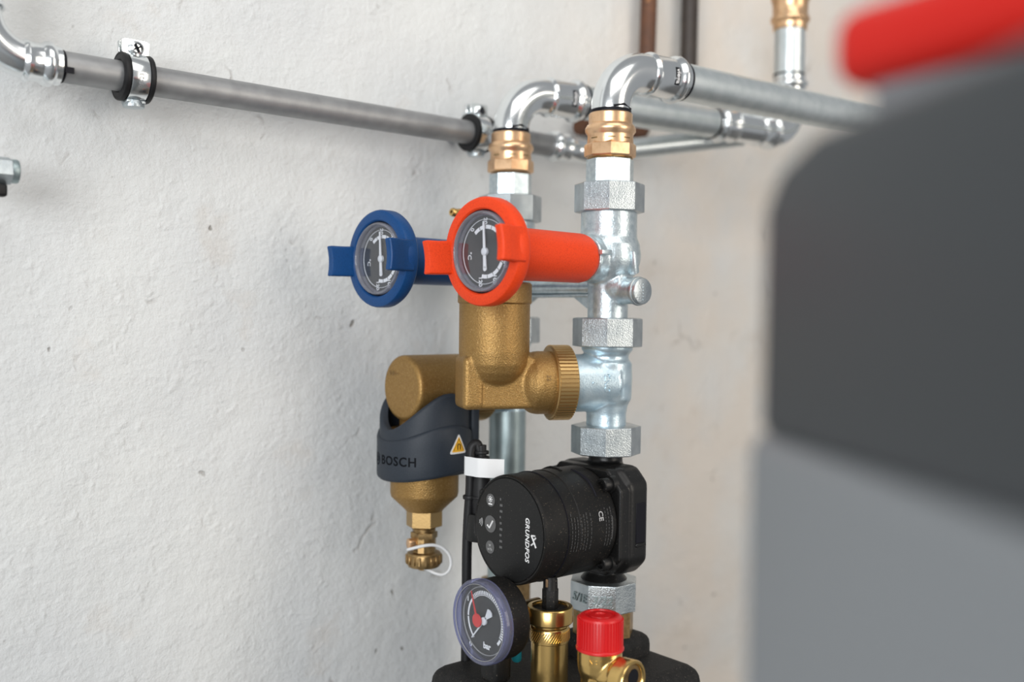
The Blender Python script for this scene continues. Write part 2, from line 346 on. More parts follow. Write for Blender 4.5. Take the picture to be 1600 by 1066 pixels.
# horizontal galvanised pipes
b = MB().sweep([fe-fd*6, fe+fd*1500], 15.9, 56); tag(obj('galvanised_pipe', b, 'galv', base=fe), 'thick bright galvanised pipe running right from the front elbow', 'pipe', 'galvanised pipes along the wall')
TEE = be+bd*172
b = MB().sweep([be-bd*6, TEE+bd*3], 15.9, 56); tag(obj('galvanised_pipe', b, 'galv', base=be), 'bright galvanised pipe behind the front pipe, ending in a press tee', 'pipe', 'galvanised pipes along the wall')
Mt = frame(TEE, bd, (0, 0, 1)); t = thing('press_tee', 'bright press tee on the rear galvanised pipe, partly hidden by the front pipe', 'pipe fitting', TEE)
b = MB(); collar(b, frame(TEE+bd*30, -bd, (0, 0, 1)), 16, 30); b.sweep([TEE+bd*26, TEE+bd*72], 16.4, 48); obj('body', b, 'chrome', t)
b = MB(); collar(b, frame(TEE+bd*62, bd, (0, 0, 1)), 16, 30); obj('press_collar', b, 'chrome', t)
b = MB(); b.ring(16.9, 15, -2, -.4, Mt, 48, .3); obj('marker_ring', b, 'ink', t)
# elbow turning up, vertical pipe and bronze coupling beyond the front pipe
E0 = TEE+bd*90; t = thing('press_elbow', 'bright press elbow turning up behind the front pipe, next to the grey casing', 'pipe elbow', E0)
c = E0+Vector((0, 0, 24)); b = MB().sweep([E0-bd*4]+arc(c, 24, -math.pi/2, 0, bd, (0, 0, 1), 14)+[c+bd*24+Vector((0, 0, 13))], 16.2, 40); obj('bend', b, 'chrome', t)
VX = c+bd*24+Vector((0, 0, 11)); b = MB(); collar(b, up(*VX), 16.8, 27, 4.0); obj('press_collar', b, 'chrome', t)
b = MB(); b.sphere(3, VX+Vector((4, -19, 5)), 12, 8); obj('press_indicator', b, 'pointer_red', t)
zc = VX.z+27
b = MB().cyl(16.6, zc-4, zc+56, up(VX.x, VX.y), 48); o = obj('riser_pipe', b, 'galv', base=(VX.x, VX.y, zc-4)); tag(o, 'short upright galvanised pipe with bronze coupling on top', 'pipe')
b = MB(); b.ring(17.1, 15, zc+2, zc+4, up(VX.x, VX.y), 40, .3); obj('marker_ring', b, 'ink', o)
r = 18; zc -= 18; b = MB().lathe([(r, zc+70), (r+.6, zc+71), (r+.6, zc+77), (r+3.2, zc+80), (r+3.2, zc+83), (r+1, zc+86), (r+1.4, zc+100), (r+3, zc+103), (r+3, zc+125), (0, zc+125)], up(VX.x, VX.y), 48)
tag(obj('press_coupling', b, 'bronze', base=(VX.x, VX.y, zc+70)), 'bronze press coupling at the top edge near the red trim', 'pipe fitting')
# ------------------------------------------------------------------ grey steel pipe on the wall
WY, WZ = -40., 168.5
b = MB().sweep([(-383, WY, WZ), (95, WY, WZ)], 11.0, 40); tag(obj('steel_pipe', b, 'steel', base=(-150, WY, WZ)), 'long matt grey steel pipe clamped along the plaster wall', 'pipe')
t = thing('press_elbow', 'shiny press elbow curving up at the left end of the grey wall pipe', 'pipe elbow', (-400, WY, WZ))
b = MB().sweep([(-392, WY, WZ)]+arc((-396, WY, WZ+30), 30, -math.pi/2, -math.pi, (1, 0, 0), (0, 0, 1), 16)+[(-426, WY, WZ+60)], 12.6, 40); obj('bend', b, 'chrome', t)
b = MB(); collar(b, axx((-402, WY, WZ)), 12.4, 25, 3.6); obj('press_collar', b, 'chrome', t)
b = MB(); collar(b, up(-426, WY, WZ+29), 12.4, 26, 3.6); obj('press_collar', b, 'chrome', t)
b = MB(); b.ring(11.5, 10, -376.4, -374.6, axx((0, WY, WZ)), 40, .2); b.box((-376, WY-11.4, WZ-6), (-370, WY-9.5, WZ-2)); obj('marker_ring', b, 'ink', t)
b = MB().sweep([(-426, WY, WZ+50), (-426, WY, WZ+400)], 11, 32); tag(obj('steel_pipe', b, 'steel', base=(-426, WY, WZ+50)), 'grey steel pipe rising out of the top left corner', 'pipe')
def clamp(x, label):
    t = thing('pipe_clamp', label, 'pipe clamp', (x, WY, WZ-20), 'rubber lined clamps on the wall pipe'); Mx = axx((x, WY, WZ))
    b = MB(); b.ring(16.2, 10.9, -11, 11, Mx, 56, 1.2); b.ring(17.6, 15, -11, -7, Mx, 56, 1); b.ring(17.6, 15, 7, 11, Mx, 56, 1); obj('rubber_lining', b, 'rubber', t)
    b = MB(); b.ring(17.4, 15.8, -6.6, 6.6, Mx, 56, .5); obj('steel_band', b, 'chrome', t)
    for sy in (-1, 1):
        b = MB(); b.poly([(-9.5, 13), (9.5, 13), (10.5, 26), (8, 27.5), (-8, 27.5), (-10.5, 26)], sy*3.4-1, sy*3.4+1, frame((x, WY, WZ), (0, -1, 0), (1, 0, 0)), .5, 1); obj('ear', b, 'chrome', t)
    b = MB(); Ms = frame((x, WY-4, WZ+20.5), (0, -1, 0), (1, 0, 0)); b.lathe([(5.6, 0), (5.6, 1.6), (5.0, 3.6), (3.4, 4.6), (3.0, 3.0), (0, 3.0)], Ms, 24); b.cyl(2.6, -24, 1, Ms, 16); b.cyl(5.2, -13, -8.2, Ms, 6); s_ = obj('screw', b, 'chrome', t)
    b = MB()
    for a in (0, 1): b.box((-.55, -3, 2.2), (.55, 3, 4.75), Ms @ Matrix.Rotation(a*math.pi/2+.5, 4, 'Z'))
    obj('cross_slot', b, 'ink', s_)
    b = MB(); b.lathe([(7.6, -21.5), (7.8, -20), (7.0, -17), (4.5, -16)], up(x, WY, WZ), 24); b.box((x-7, WY-6, WZ-19.2), (x+7, WY+6, WZ-16.6), b=.6); obj('lower_boss', b, 'zinc_nut', t)
    b = MB(); b.cyl(4, -2, -WY-14, frame((x, WY+15, WZ), (0, 1, 0)), 16); b.cyl(7.5, 0, 7, frame((x, WY+17, WZ), (0, 1, 0)), 6); obj('wall_rod', b, 'zinc_nut', t)
    q = MB(); text(q, '20-23', 4.6, Matrix.Translation((0, 0, .2)), .3, bold=.1); wrap(q, Mx, 17.4, R(195) , 0, math.pi); obj('stamped_size', q, 'steel', t)
clamp(-325, 'rubber lined pipe clamp with cross-head screw at the left of the grey pipe')
clamp(-3, 'rubber lined pipe clamp half hidden behind the rear riser elbow')
t = thing('press_elbow', 'bright press elbow seen between the risers at the right end of the grey wall pipe', 'pipe elbow', (95, WY, WZ))
b = MB(); collar(b, axx((116, WY, WZ)) @ Matrix.Rotation(math.pi, 4, 'X'), 12, 26, 4.0); obj('press_collar', b, 'chrome', t)
BR0, BR1 = Vector((146, WY-8, WZ-2)), TEE+bd*54+Vector((1, 11, -7)); bdir = (BR1-BR0).normalized()
b = MB().sweep(spline([(112, WY, WZ), (128, WY, WZ), BR0-bdir*2, BR0+bdir*20], 8), 12.3, 36); obj('bend', b, 'chrome', t)
b = MB().sweep([BR0+bdir*8, BR1], 10.9, 36); tag(obj('branch_pipe', b, 'galv', base=BR0), 'dull grey branch pipe slanting from the wall elbow up to the tee', 'pipe')
# brown pipes coming down the wall
b = MB().sweep([(268, -18, 640), (259, -18, 240), (256, -18, 223)] + arc((236, -18, 220), 20, 0, -math.pi/2, (1, 0, 0), (0, 0, 1), 8) + [(154, -18, 199.5)], 9.4, 24)
tag(obj('brown_pipe', b, 'rust', base=(259, -18, 219)), 'rusty brown pipe coming down the wall, left of the pair', 'pipe', 'brown pipes at the top of the wall')
b = MB().sweep([(336, -18, 640), (333, -18, 290), (333, -10, 274), (333, 10, 268)], 10, 24)
tag(obj('brown_pipe', b, 'umber', base=(333, -18, 268)), 'dark umber pipe coming down the wall, right of the pair', 'pipe', 'brown pipes at the top of the wall')
# small valve at the left picture edge
t = thing('drain_fitting', 'small grey hexagonal fitting cut off by the left picture edge', 'pipe fitting', (-425, -40, 92))
Mx = axx((-416, -40, 92)); b = MB(); octo(b, Mx, 9.6, -14, 8, R(20), .8, 6); b.cyl(7, -60, -12, Mx, 24); obj('body', b, 'zinc_nut', t, ang=20)
b = MB(); b.cyl(8.2, 7, 12.5, Mx, 32, 1); obj('end_cap', b, 'galv_dull', t)
b = MB(); b.box((-430, -45, 74), (-411, -36, 83), b=2); obj('lever', b, 'rubber', t)
b = MB(); b.cyl(7, -2, 44, frame((-465, -40, 92), (0, 1, 0)), 24); obj('wall_stub', b, 'galv_dull', t)
# ------------------------------------------------------------------ ball valves
def ball_valve(col, label, front):
    x, y = col; t = thing('ball_valve', label, 'valve', (x, y, -6), 'zinc ball valves with thermometer handles'); Mx = up(x, y)
    b = MB(); b.cyl(23, 60, 86, Mx, 48); b.sphere(26.5, (x, y, 47)); b.lathe([(23, 62), (25.5, 56), (26, 47), (22, 32), (16.6, 24), (16.6, -8)], Mx, 48)
    b.cyl(19, 0, 28.5, frame((x, y, 44), (-1, 0, 0)), 40)
    if front:
        b.cyl(10.4, 0, 36, frame((x, y, 18), (0, -1, 0)), 36); b.lathe([(15, 0), (13, 14), (10.4, 22)], frame((x, y, 20), (0, -1, .12)), 36)
    else:
        b.cyl(6, 0, 30, frame((x, y, 84-12), (-1, 0, .15)), 24)
    b.blend(1.1, 6); obj('body', b, 'zinc_cast', t, ang=60)
    if front:
        b = MB(); Mb = frame((x, y, 18), (0, -1, 0)); b.cyl(11.6, 31.5, 35, Mb, 40, .8); b.cyl(10.6, 34, 38.5, Mb, 40, 1); p = obj('side_plug', b, 'zinc_nut', t)
        b = MB(); [b.sphere(.55, Mb @ Vector((0.0, 0, 38.6)) + Vector((0, 0, q)), 8, 6) for q in (-7, -4.5, -2, .5, 3, 5.5)]; obj('casting_dots', b, 'zinc_cast', p)
        b = MB(); Md = frame((x, y, 0), (0, -1, 0), (1, 0, 0)); b.poly([(-2.4, 50), (2.4, 50), (5.6, 33), (1, 31)], 22, 29.5, Md, 1, 2); obj('lug', b, 'zinc_cast', t)
        b = MB(); b.box((-33, y-25.5, 46), (-22, y-20, 50), b=.8); obj('stop_pin', b, 'zinc_cast', t)
    else:
        Mb = frame((x-36, y, 83), (-1, 0, .12)); b = MB(); b.cyl(7, -18, 12, Mb, 24, .6); b.cyl(6.6, 14, 18, Mb, 24, .8); b.cyl(4.6, 18, 24, Mb, 20, .5)
        b.lathe([(3.6, 24), (3.8, 25), (3.8, 30), (3.2, 31.5), (1.6, 31.5), (1.4, 27), (0, 27)], Mb, 20); tag(obj('bleed_screw', b, 'brass', base=(x-40, y, 80)), 'tiny brass bleed screw peeping out above the red ring', 'screw')
ball_valve(RC, 'zinc ball valve on the front riser, carrying the red handle', True)
ball_valve(LC, 'zinc ball valve on the rear riser hidden behind the red gauge', False)
nut(RC, -27.5, -3.5, 'eight-sided zinc nut just below the red handle valve'); nut(LC, -28, -4, 'eight-sided zinc nut peeping out right of the upright brass cylinder')
t = thing('bypass_bar', 'ribbed zinc bypass bar joining the two valves under the red handle', 'pipe fitting', (0, -150, 14))
b = MB(); b.box((-6, -200, 16), (6, -100, 26), b=2); b.sweep([(0, -205, 22), (0, -95, 22)], 7, 20); obj('bar', b, 'zinc_cast', t)
b = MB(); b.box((-8, -198, 13.2), (8, -102, 15.6), b=.8); obj('rib', b, 'zinc_cast', t)
for ys, sg in ((-196, 1), (-103, -1)):
    b = MB(); b.poly([(0, 0), (24*sg, 14), (0, 14)], -2, 2, Matrix(((0, 0, 1, 0), (1, 0, 0, ys), (0, 1, 0, 0), (0, 0, 0, 1))), .5, 1); obj('gusset', b, 'zinc_cast', t)
# ------------------------------------------------------------------ thermometer handles
def thermometer(col, x0, z, m, label, yaw, roll):
    y = col[1]; F = Matrix.Translation((col[0], y, 0)) @ Matrix.Rotation(R(yaw), 4, 'Z') @ Matrix.Translation((-col[0], -y, 0)) @ facing((x0, y, z))
    t = thing('thermometer_handle', label, 'thermometer', F @ Vector((0, -40, 0)), 'thermometer valve handles'); G = F @ Matrix.Rotation(R(roll), 4, 'Z')
    # tube, rounded at the valve end
    L = -x0-29; b = MB(); b.lathe([(0, -14), (18, -14), (19.8, -15)]+[(19.6, -L+9)]+[(19.6-9*(1-math.cos(a)), -L+9-9*math.sin(a)) for a in [R(k) for k in (20, 40, 60, 75, 90)]]+[(0, -L)], F, 64)
    obj('handle_tube', b, m, t)
    b = MB(); b.lathe([(30.4, -8), (30.4, -1.2), (31.4, 0), (37.2, 0), (38.8, -.9), (39.5, -2.6), (39.5, -10.4), (38.6, -12), (36.5, -13), (20, -14.4), (19, -16), (17, -16), (17, -12), (20, -10)], F, 96, closed=True)
    obj('ring', b, m, t)
    for sg in (-1, 1):
        b = MB(); p = [(30.5, -9), (36.5, -9), (38.8, -7), (39.2, 4), (41.5, 9), (42, 18), (41, 19.4), (36, 19.0), (35, 17.6), (34.6, 8), (31.2, 1)]
        # profile in (radius, forward) swept over the lug's height, concave free edge
        tb = bmesh.new(); rows = []; nz = 10
        for i in range(nz+1):
            h = -12.4+24.8*i/nz; k = 1-.12*math.cos(math.pi*h/24.8); tp = 1-.10*abs(h)/13.2*0
            rows.append([tb.verts.new((sg*pr, h, (f if f < 6 else 6+(f-6)*k))) for pr, f in p])
        n = len(p)
        for a, c in zip(rows, rows[1:]):
            for i in range(n): tb.faces.new((a[i], a[(i+1) % n], c[(i+1) % n], c[i]))
        tb.faces.new(rows[0]); tb.faces.new(list(reversed(rows[-1]))); bmesh.ops.recalc_face_normals(tb, faces=tb.faces)
        es = [e for e in tb.edges if (e.calc_face_angle(0) > R(50))]
        bmesh.ops.bevel(tb, geom=es, offset=1.3, segments=3, profile=.5, affect='EDGES', clamp_overlap=True)
        b.join(tb, G); obj('lug', b, m, t)
    # instrument: case rim, dial, scale, pointer, lens
    b = MB(); b.lathe([(30.2, -12), (30.2, -4), (27.0, -6), (26.6, -12)], F, 72, closed=True); obj('instrument_case', b, 'ink', t)
    b = MB(); b.lathe([(29.4, -5), (29.4, -.6), (28.6, .5), (27.6, .7), (26.8, 0), (26.2, -1.5), (26.0, -5.5)], F, 80, closed=True); obj('lens_rim', b, 'bezel', t)
    b = MB(); b.ring(23.6, 23.2, -5.5, -4.6, F, 72, .1); obj('lens_step', b, 'white', t)
    b = MB(); b.lathe([(0, -.4), (20, -.55), (26.6, -1.2), (26.6, -1.5), (0, -.8)], F, 72); obj('lens', b, 'glass', t)
    b = MB(); b.cyl(26.9, -8, -6, F, 72); d = obj('dial', b, 'dial', t)
    A0, ST = -42, 39.4
    for i in range(12):
        a0, a1 = R(A0+ST/2*i+.9), R(A0+ST/2*(i+1)-.9); q = MB(); tb = bmesh.new()
        r0, r1 = 16.6, 19.4; rr = []
        for k in range(5):
            a = a0+(a1-a0)*k/4; rr.append((tb.verts.new((r0*math.sin(a), r0*math.cos(a), -5.85)), tb.verts.new((r1*math.sin(a), r1*math.cos(a), -5.85))))
        for (p0, p1), (q0, q1) in zip(rr, rr[1:]): tb.faces.new((p0, p1, q1, q0))
        q.join(tb, F); obj('scale_mark', q, 'print_white', d)
    for i in range(7):
        a = R(A0+ST*i); rr = 22.2; q = MB(); text(q, str(20*i), 5.0, F @ Matrix.Translation((rr*math.sin(a), rr*math.cos(a), -5.8)) @ Matrix.Rotation(-math.pi/2, 4, 'Z'), .1, bold=.14); obj('numeral', q, 'print_white', d)
    q = MB(); text(q, '°C', 5.4, F @ Matrix.Translation((-17.5, -2.5, -5.8)) @ Matrix.Rotation(-math.pi/2, 4, 'Z'), .1, bold=.1); obj('unit_mark', q, 'print_white', d)
    b = MB(); Mp = F @ Matrix.Rotation(R(3.5), 4, 'Z'); b.poly([(-1.6, -12), (-1.2, 0), (-.7, 22), (.7, 22), (1.2, 0), (1.6, -12)], -4.6, -3.9, Mp); b.cyl(1.75, -4.6, -3.9, Mp @ Matrix.Translation((0, -12.4, 0)), 16); p = obj('pointer', b, 'print_white', t)
    b = MB(); b.lathe([(2.9, -5.5), (2.9, -3.6), (2.0, -2.9), (0, -2.8)], F, 24); obj('hub', b, 'white', p)
    return t
thermometer(RC, -144, 43.5, 'red', 'orange-red ring handle with round thermometer, on the front valve', 4.2, 6)
thermometer(LC, -152, 42, 'blue', 'dark blue ring handle with round thermometer, on the rear valve', 4.5, 2.5)
# ------------------------------------------------------------------ tees, nuts and pipe under the valves
SEP = R(25); SU = Vector((-math.cos(SEP), math.sin(SEP), 0))          # the front separator is swung towards the wall
def tee(col, zb, label, u, front):
    x, y = col; t = thing('branch_tee', label, 'pipe fitting', (x, y, -95), 'bluish zinc tees with side branch'); Mx = up(x, y); b = MB(); Mu = frame((x, y, zb), u, (0, 0, 1)); out = Vector((0, 0, 1)).cross(u)
    b.lathe([(21.5, -26), (21, -30), (17.5, -34), (18, -40), (19.5, -48), (19.5, -66), (17.5, -76), (16.4, -82), (16.4, -94)], Mx, 48)
    b.cyl(23.6, -4, 36, Mu, 48); b.sphere(21.5, (x, y, zb+4), 32, 18, (.95, 1, 1.08))
    b.lathe([(15, -36), (20.5, -40), (20.8, -56), (20.5, -70), (16, -77)], Mx, 48)
    b.blend(1.1, 6); body = obj('body', b, 'zinc_tee', t, ang=60)
    if front:
        Mw = frame((x, y, zb), u, out)
        for tx, h, an, s_, rt in (('GNG', 8, 5, 6.8, math.pi), ('6', 19, 4, 5, math.pi), ('1', -3.5, 4, 9, math.pi/2)):
            q = MB(); text(q, tx, s_, Matrix.Translation((0, 0, 0)), 1.4, bold=.2); wrap(q, Mw, 24.0 if h > 3 else 22.8, R(an), h, rt); obj('cast_letters', q, 'zinc_tee', body)
tee(RC, -57, 'bluish zinc tee on the front riser, beside the ribbed brass ring', SU, True)
tee(LC, -67, 'bluish zinc tee on the rear riser, hidden behind the brass block', Vector((-1, 0, 0)), False)
nut(RC, -115.5, -91.5, 'eight-sided zinc nut directly on top of the black pump'); 
n4 = nut(RC, -243, -218.5, 'eight-sided zinc nut with stamped digits under the black pump', R(20))
a = CAMAZ[RC]+R(20)+R(-2.5); rr = 28.6*math.cos(R(22.5))
for k, tx in ((-1, '5/1E'), (0, '3/22')):
    an = CAMAZ[RC]+R(20)+R(-22.5)+R(45)*k; nrm = Vector((math.cos(an), math.sin(an), 0)); c = Vector((RC[0], RC[1], -231))+nrm*(rr+.05)
    q = MB(); text(q, tx, 9.5 if k < 1 else 8, frame(c, nrm, Vector((-nrm.y, nrm.x, 0))) @ Matrix.Rotation(0, 4, 'Z'), 1.6, shear=.2, bold=.12); obj('stamped_digits', q, 'galv_dull', n4)
b = MB(); octo(b, up(*RC), 25.5, -266, -241, CAMAZ[RC]+R(14), 1.2); tag(obj('brass_adapter', b, 'brass_old', base=(0, -212, -266), ang=20), 'tarnished brass eight-sided adapter below the stamped zinc nut', 'pipe fitting')
b = MB().cyl(16.9, -256, -90, up(*LC), 48); tag(obj('return_pipe', b, 'galv_dull', base=(0, -87, -250)), 'dull galvanised upright pipe behind the pump and white cable tag', 'pipe')
b = MB(); octo(b, up(*LC), 23, -275, -245, R(10), 1.2, 6); tag(obj('brass_adapter', b, 'brass_old', base=(0, -87, -275), ang=20), 'brass hexagon at the foot of the rear pipe behind the pressure gauge', 'pipe fitting')
# ------------------------------------------------------------------ knurled ring
def knurled(parent, col, z, x0, x1, r, u=(-1, 0, 0)):
    Mx = frame((col[0], col[1], z), u, (0, 0, 1)); b = MB()
    b.lathe([(r-5, -x1), (r-1.6, -x1), (r-.8, -x1+.8), (r-.8, -x0-.8), (r-1.6, -x0), (r-6, -x0), (r-6, -x1)][:-1], Mx, 72); g = obj('coupling_ring', b, 'brass_ring', parent)
    n = 60; b = MB(); w_ = 2*math.pi*r/n*.31
    for i in range(n):
        a = 2*math.pi*i/n; Mi = Mx @ Matrix.Rotation(a, 4, 'Z'); b.poly([(r-1.4, -w_-.35), (r+.3, -w_), (r+.3, w_), (r-1.4, w_+.35)], -x1+1.0, -x0-1.0, Mi)
    obj('ribs', b, 'brass_ring', g, ang=20)['kind'] = 'stuff'
# ------------------------------------------------------------------ air separator on the front riser
SC_ = Vector((RC[0], RC[1], 0))+SU*96; zc = -56.5; SV = Vector((0, 0, 1)).cross(SU)                   # SV: out of the front side
t = thing('air_separator', 'sand-cast brass air separator with upright cylinder under the red gauge', 'separator', (SC_.x, SC_.y, -75))
Ms = Matrix(((SU.x, SV.x, 0, RC[0]), (SU.y, SV.y, 0, RC[1]), (0, 0, 1, 0), (0, 0, 0, 1))); Mx = Ms @ Matrix.Translation((96, 0, 0))
b = MB(); b.lathe([(0, -61)]+[(28*math.sin(R(a)), -34-28*math.cos(R(a))) for a in (15, 30, 45, 60, 75)]+[(28.2, -32), (28.2, 8), (0, 8)], Mx, 56)
b.box((66, -15, zc-20), (124, 15, zc+22), Ms, 3); b.box((108, -17, zc-20), (124.5, 17, zc+22), Ms, 4)
Mn = frame((RC[0], RC[1], zc), SU, (0, 0, 1)); b.lathe([(25.5, 42), (25.5, 61), (24.5, 66), (20, 72), (14, 77), (0, 77)], Mn, 56); b.blend(1.1, 5)
obj('body', b, 'brass_cast', t, ang=60)
b = MB(); b.lathe([(28.0, 6), (29.4, 7.5), (29.4, 22), (28.2, 23.5), (20, 24), (0, 24)], Mx, 64); obj('upper_collar', b, 'brass_cast', t)
knurled(t, RC, zc, -50.5, -33.5, 30.2, SU)
b = MB(); text(b, '32', 5, Matrix.Translation((0, 0, .1)), .5, bold=.12); wrap(b, frame((RC[0], RC[1], zc), SU, SV), 25.5, R(12), 58, math.pi); obj('cast_number', b, 'brass_old', t)
# ------------------------------------------------------------------ dirt separator on the rear riser
t = thing('dirt_separator', 'brass magnetic dirt separator with slate grey clip-on sleeve', 'separator', (-93, -87, -170)); DX, DY, DZ = -93., -87., -65.
b = MB(); Mh = frame((0, DY, DZ), (-1, 0, 0), (0, 0, 1)); b.lathe([(0, 118), (25.0, 118), (27.2, 116.6), (27.8, 114.5), (27.8, 52), (0, 52)], Mh, 64)
b.cyl(22, DZ-40, DZ, up(DX, DY), 56); b.cyl(6, -20, 4, frame((-70, DY-22, DZ-14), (-.2, -.7, .3)), 24); b.blend(1.0, 2); obj('upper_body', b, 'brass_cast', t, ang=50)
b = MB()
for k, (w_, h_) in enumerate(((1.6, 4), (1.4, 3), (1.8, 4), (1.2, 2.2), (1.4, 1.6), (1.0, 1.8))): b.box((-8+k*2.6, -h_/2, 0), (-8+k*2.6+w_, h_/2, .2), facing((-118.1, DY+10, DZ+12)))
obj('ink_print', b, 'brass_old', t)
b = MB(); b.lathe([(0, -100), (29.3, -100), (29.3, -155), (28.6, -158.5), (16.6, -170), (16, -171), (0, -171)], up(DX, DY), 64); obj('lower_body', b, 'brass_cast', t)
b = MB(); octo(b, up(DX, DY), 15.6, -185, -168.5, R(234+20), .8, 6); obj('lower_hexagon', b, 'brass_ring', t, ang=20)
knurled(t, LC, -68, -57, -33, 29.0)
b = MB(); b.ring(27.4, 20, 57, 60, frame((0, DY, -68), (-1, 0, 0)), 56, .8); obj('gasket', b, 'rubber', t)
def sleeve(rad, ztop, zbot, thick):
    tb = bmesh.new(); n = 96; K = 8; rows = []
    for i in range(n):
        a = 2*math.pi*i/n; d = Vector((math.cos(a), math.sin(a), 0)); ro = rad(a); zt, zb = ztop(a), zbot(a); rr = 3.2
        sec = [(ro-thick, zb+1)] + [(ro-rr+rr*math.sin(R(q)), zb+rr-rr*math.cos(R(q))) for q in (0, 30, 60, 90)] + [(ro, zb+(zt-zb)*f) for f in (.35, .65)] + [(ro-rr+rr*math.cos(R(q)), zt-rr+rr*math.sin(R(q))) for q in (0, 30, 60, 90)] + [(ro-thick, zt-.6)]
        rows.append([tb.verts.new(Vector((DX, DY, 0))+d*q+Vector((0, 0, h))) for q, h in sec])
    m_ = len(rows[0])
    for i in range(n):
        A, B_ = rows[i], rows[(i+1) % n]
        for k in range(m_): tb.faces.new((A[k], B_[k], B_[(k+1) % m_], A[(k+1) % m_]))
    q = MB(); q.join(tb); return q
def sad(a): return (1-math.cos(2*(a-math.pi)))/2          # 0 on the pipe axis (-x and +x), 1 on the two sides
rad_o = lambda a: 41.0
cv = obj('sleeve', sleeve(lambda a: rad_o(a)-2.2, lambda a: -99+31*sad(a)**.9, lambda a: -140+3*sad(a), 7), 'cover', t)
zb_ = lambda a: -142.5+9.0*(.5+.5*math.cos(a))+2*sad(a)
obj('sleeve_band', sleeve(rad_o, lambda a: -108+14*sad(a), zb_, 8), 'cover', t)
b = MB(); b.box((-65, -117, -130), (-56, -107, -72), b=3); obj('sleeve_clip', b, 'cover', t)
q = MB(); text(q, 'BOSCH', 10.6, Matrix.Translation((0, 0, 0)), .3, bold=.22, spacing=1.12); wrap(q, up(DX, DY), 41.0, R(199), -124.5); obj('engraved_lettering', q, 'engrave', cv)
q = MB(); 
tb = MB().ring(5.4, 4.6, -.1, .25, Matrix(), 32, .05); tb.ring(2.6, 1.9, -.1, .25, Matrix(), 24, .05); wrap(tb, up(DX, DY), 41.0, R(160), -124.5); obj('engraved_emblem', tb, 'engrave', cv)
def tri(s_, z): return [(-s_, -s_*.62, z), (s_, -s_*.62, z), (0, s_*1.12, z)]
def flat_tri(s_, h, rnd):
    tb = bmesh.new(); P = [Vector(p) for p in tri(s_, 0)]; c = sum(P, Vector())/3; out = []
    for i in range(3):
        a, p, d = P[i-1], P[i], P[(i+1) % 3]; u, v = (a-p).normalized(), (d-p).normalized()
        out += [p+u*rnd, p+(u+v)*rnd*.35, p+v*rnd]
    q = MB(); q.poly([(p.x, p.y) for p in out], h-.1, h); return q
Ms_ang, Ms_h = R(277), -112.
s1 = flat_tri(9.8, .25, 1.8); wrap(s1, up(DX, DY), 41.0, Ms_ang, Ms_h); st = obj('warning_sticker', s1, 'white', cv, label='yellow triangular magnet warning sticker with white border')
s2 = flat_tri(7.4, .45, 1.0); wrap(s2, up(DX, DY), 41.0, Ms_ang, Ms_h)
obj('yellow_field', s2, 'yellow', t); 
s2 = MB().sweep([(-1.5, -2.6, .6), (-1.5, .3, .6), (-1.2, 1.5, .6), (0, 2.2, .6), (1.2, 1.5, .6), (1.5, .3, .6), (1.5, -2.6, .6)], .42, 8); wrap(s2, up(DX, DY), 41.0, Ms_ang, Ms_h); obj('magnet_symbol', s2, 'ink', t)
s2 = MB().sweep([(-5.6, -3.3, .5), (5.6, -3.3, .5), (0, 6.3, .5)], .25, 6, closed=True); wrap(s2, up(DX, DY), 41.0, Ms_ang, Ms_h); obj('sticker_outline', s2, 'ink', t)
# drain valve under it
t = thing('drain_valve', 'small brass drain valve with ridged cap hanging under the dirt separator', 'valve', (DX, DY, -218)); Mx = up(DX, DY)
b = MB(); b.lathe([(9.6, -183), (10, -184), (10, -185.5), (9.4, -186), (10, -186.6), (10, -188), (9.4, -188.5), (9.4, -190)], Mx, 32); octo(b, Mx, 11.6, -195, -189.5, R(210), .5, 6); b.lathe([(10.2, -194), (10.2, -206), (11, -208), (11, -210)], Mx, 12, R(234)); obj('body', b, 'brass_old', t, ang=25)
b = MB(); dl = Vector((-math.sin(HEAD), math.cos(HEAD), 0)); b.cyl(4.6, 7, 15, frame((DX, DY, -199), dl+Vector((-.4, -.4, 0))), 20, .8); obj('spindle', b, 'bronze', t)
b = MB(); b.lathe([(10.5, -206.5), (14.0, -207.4), (14.8, -208.6), (14.8, -217), (13.4, -219.4), (10, -220), (5, -220), (4.8, -222.6), (0, -222.6)], Mx, 48); cp = obj('cap', b, 'brass_old', t)
for i in range(18):
    a = 2*math.pi*i/18; b = MB(); b.box((14.0, -1.25, -216.8), (15.9, 1.25, -209.2), Mx @ Matrix.Rotation(a, 4, 'Z'), .5, 1); obj('ridge', b, 'brass_old', cp)
rv = Vector((math.sin(HEAD), -math.cos(HEAD), 0)); fv = Vector((-math.cos(HEAD), -math.sin(HEAD), 0)); o_ = Vector((DX, DY, 0))
pts = [o_+rv*a+fv*c+Vector((0, 0, h)) for a, c, h in ((-13, 4, -204.5), (-12, 10, -203), (-5, 13, -200.5), (2, 13.5, -198.8), (9, 12, -198.6), (16, 10, -201), (22, 9, -207), (24, 9, -214.5), (22, 10, -221), (17, 11, -224), (11, 11, -223), (5, 8, -221), (1, 5, -220.6))]
obj('cap_strap', MB().sweep(spline(pts, 8), 1.35, 12), 'white', t, label='white plastic loop strap of the drain cap')
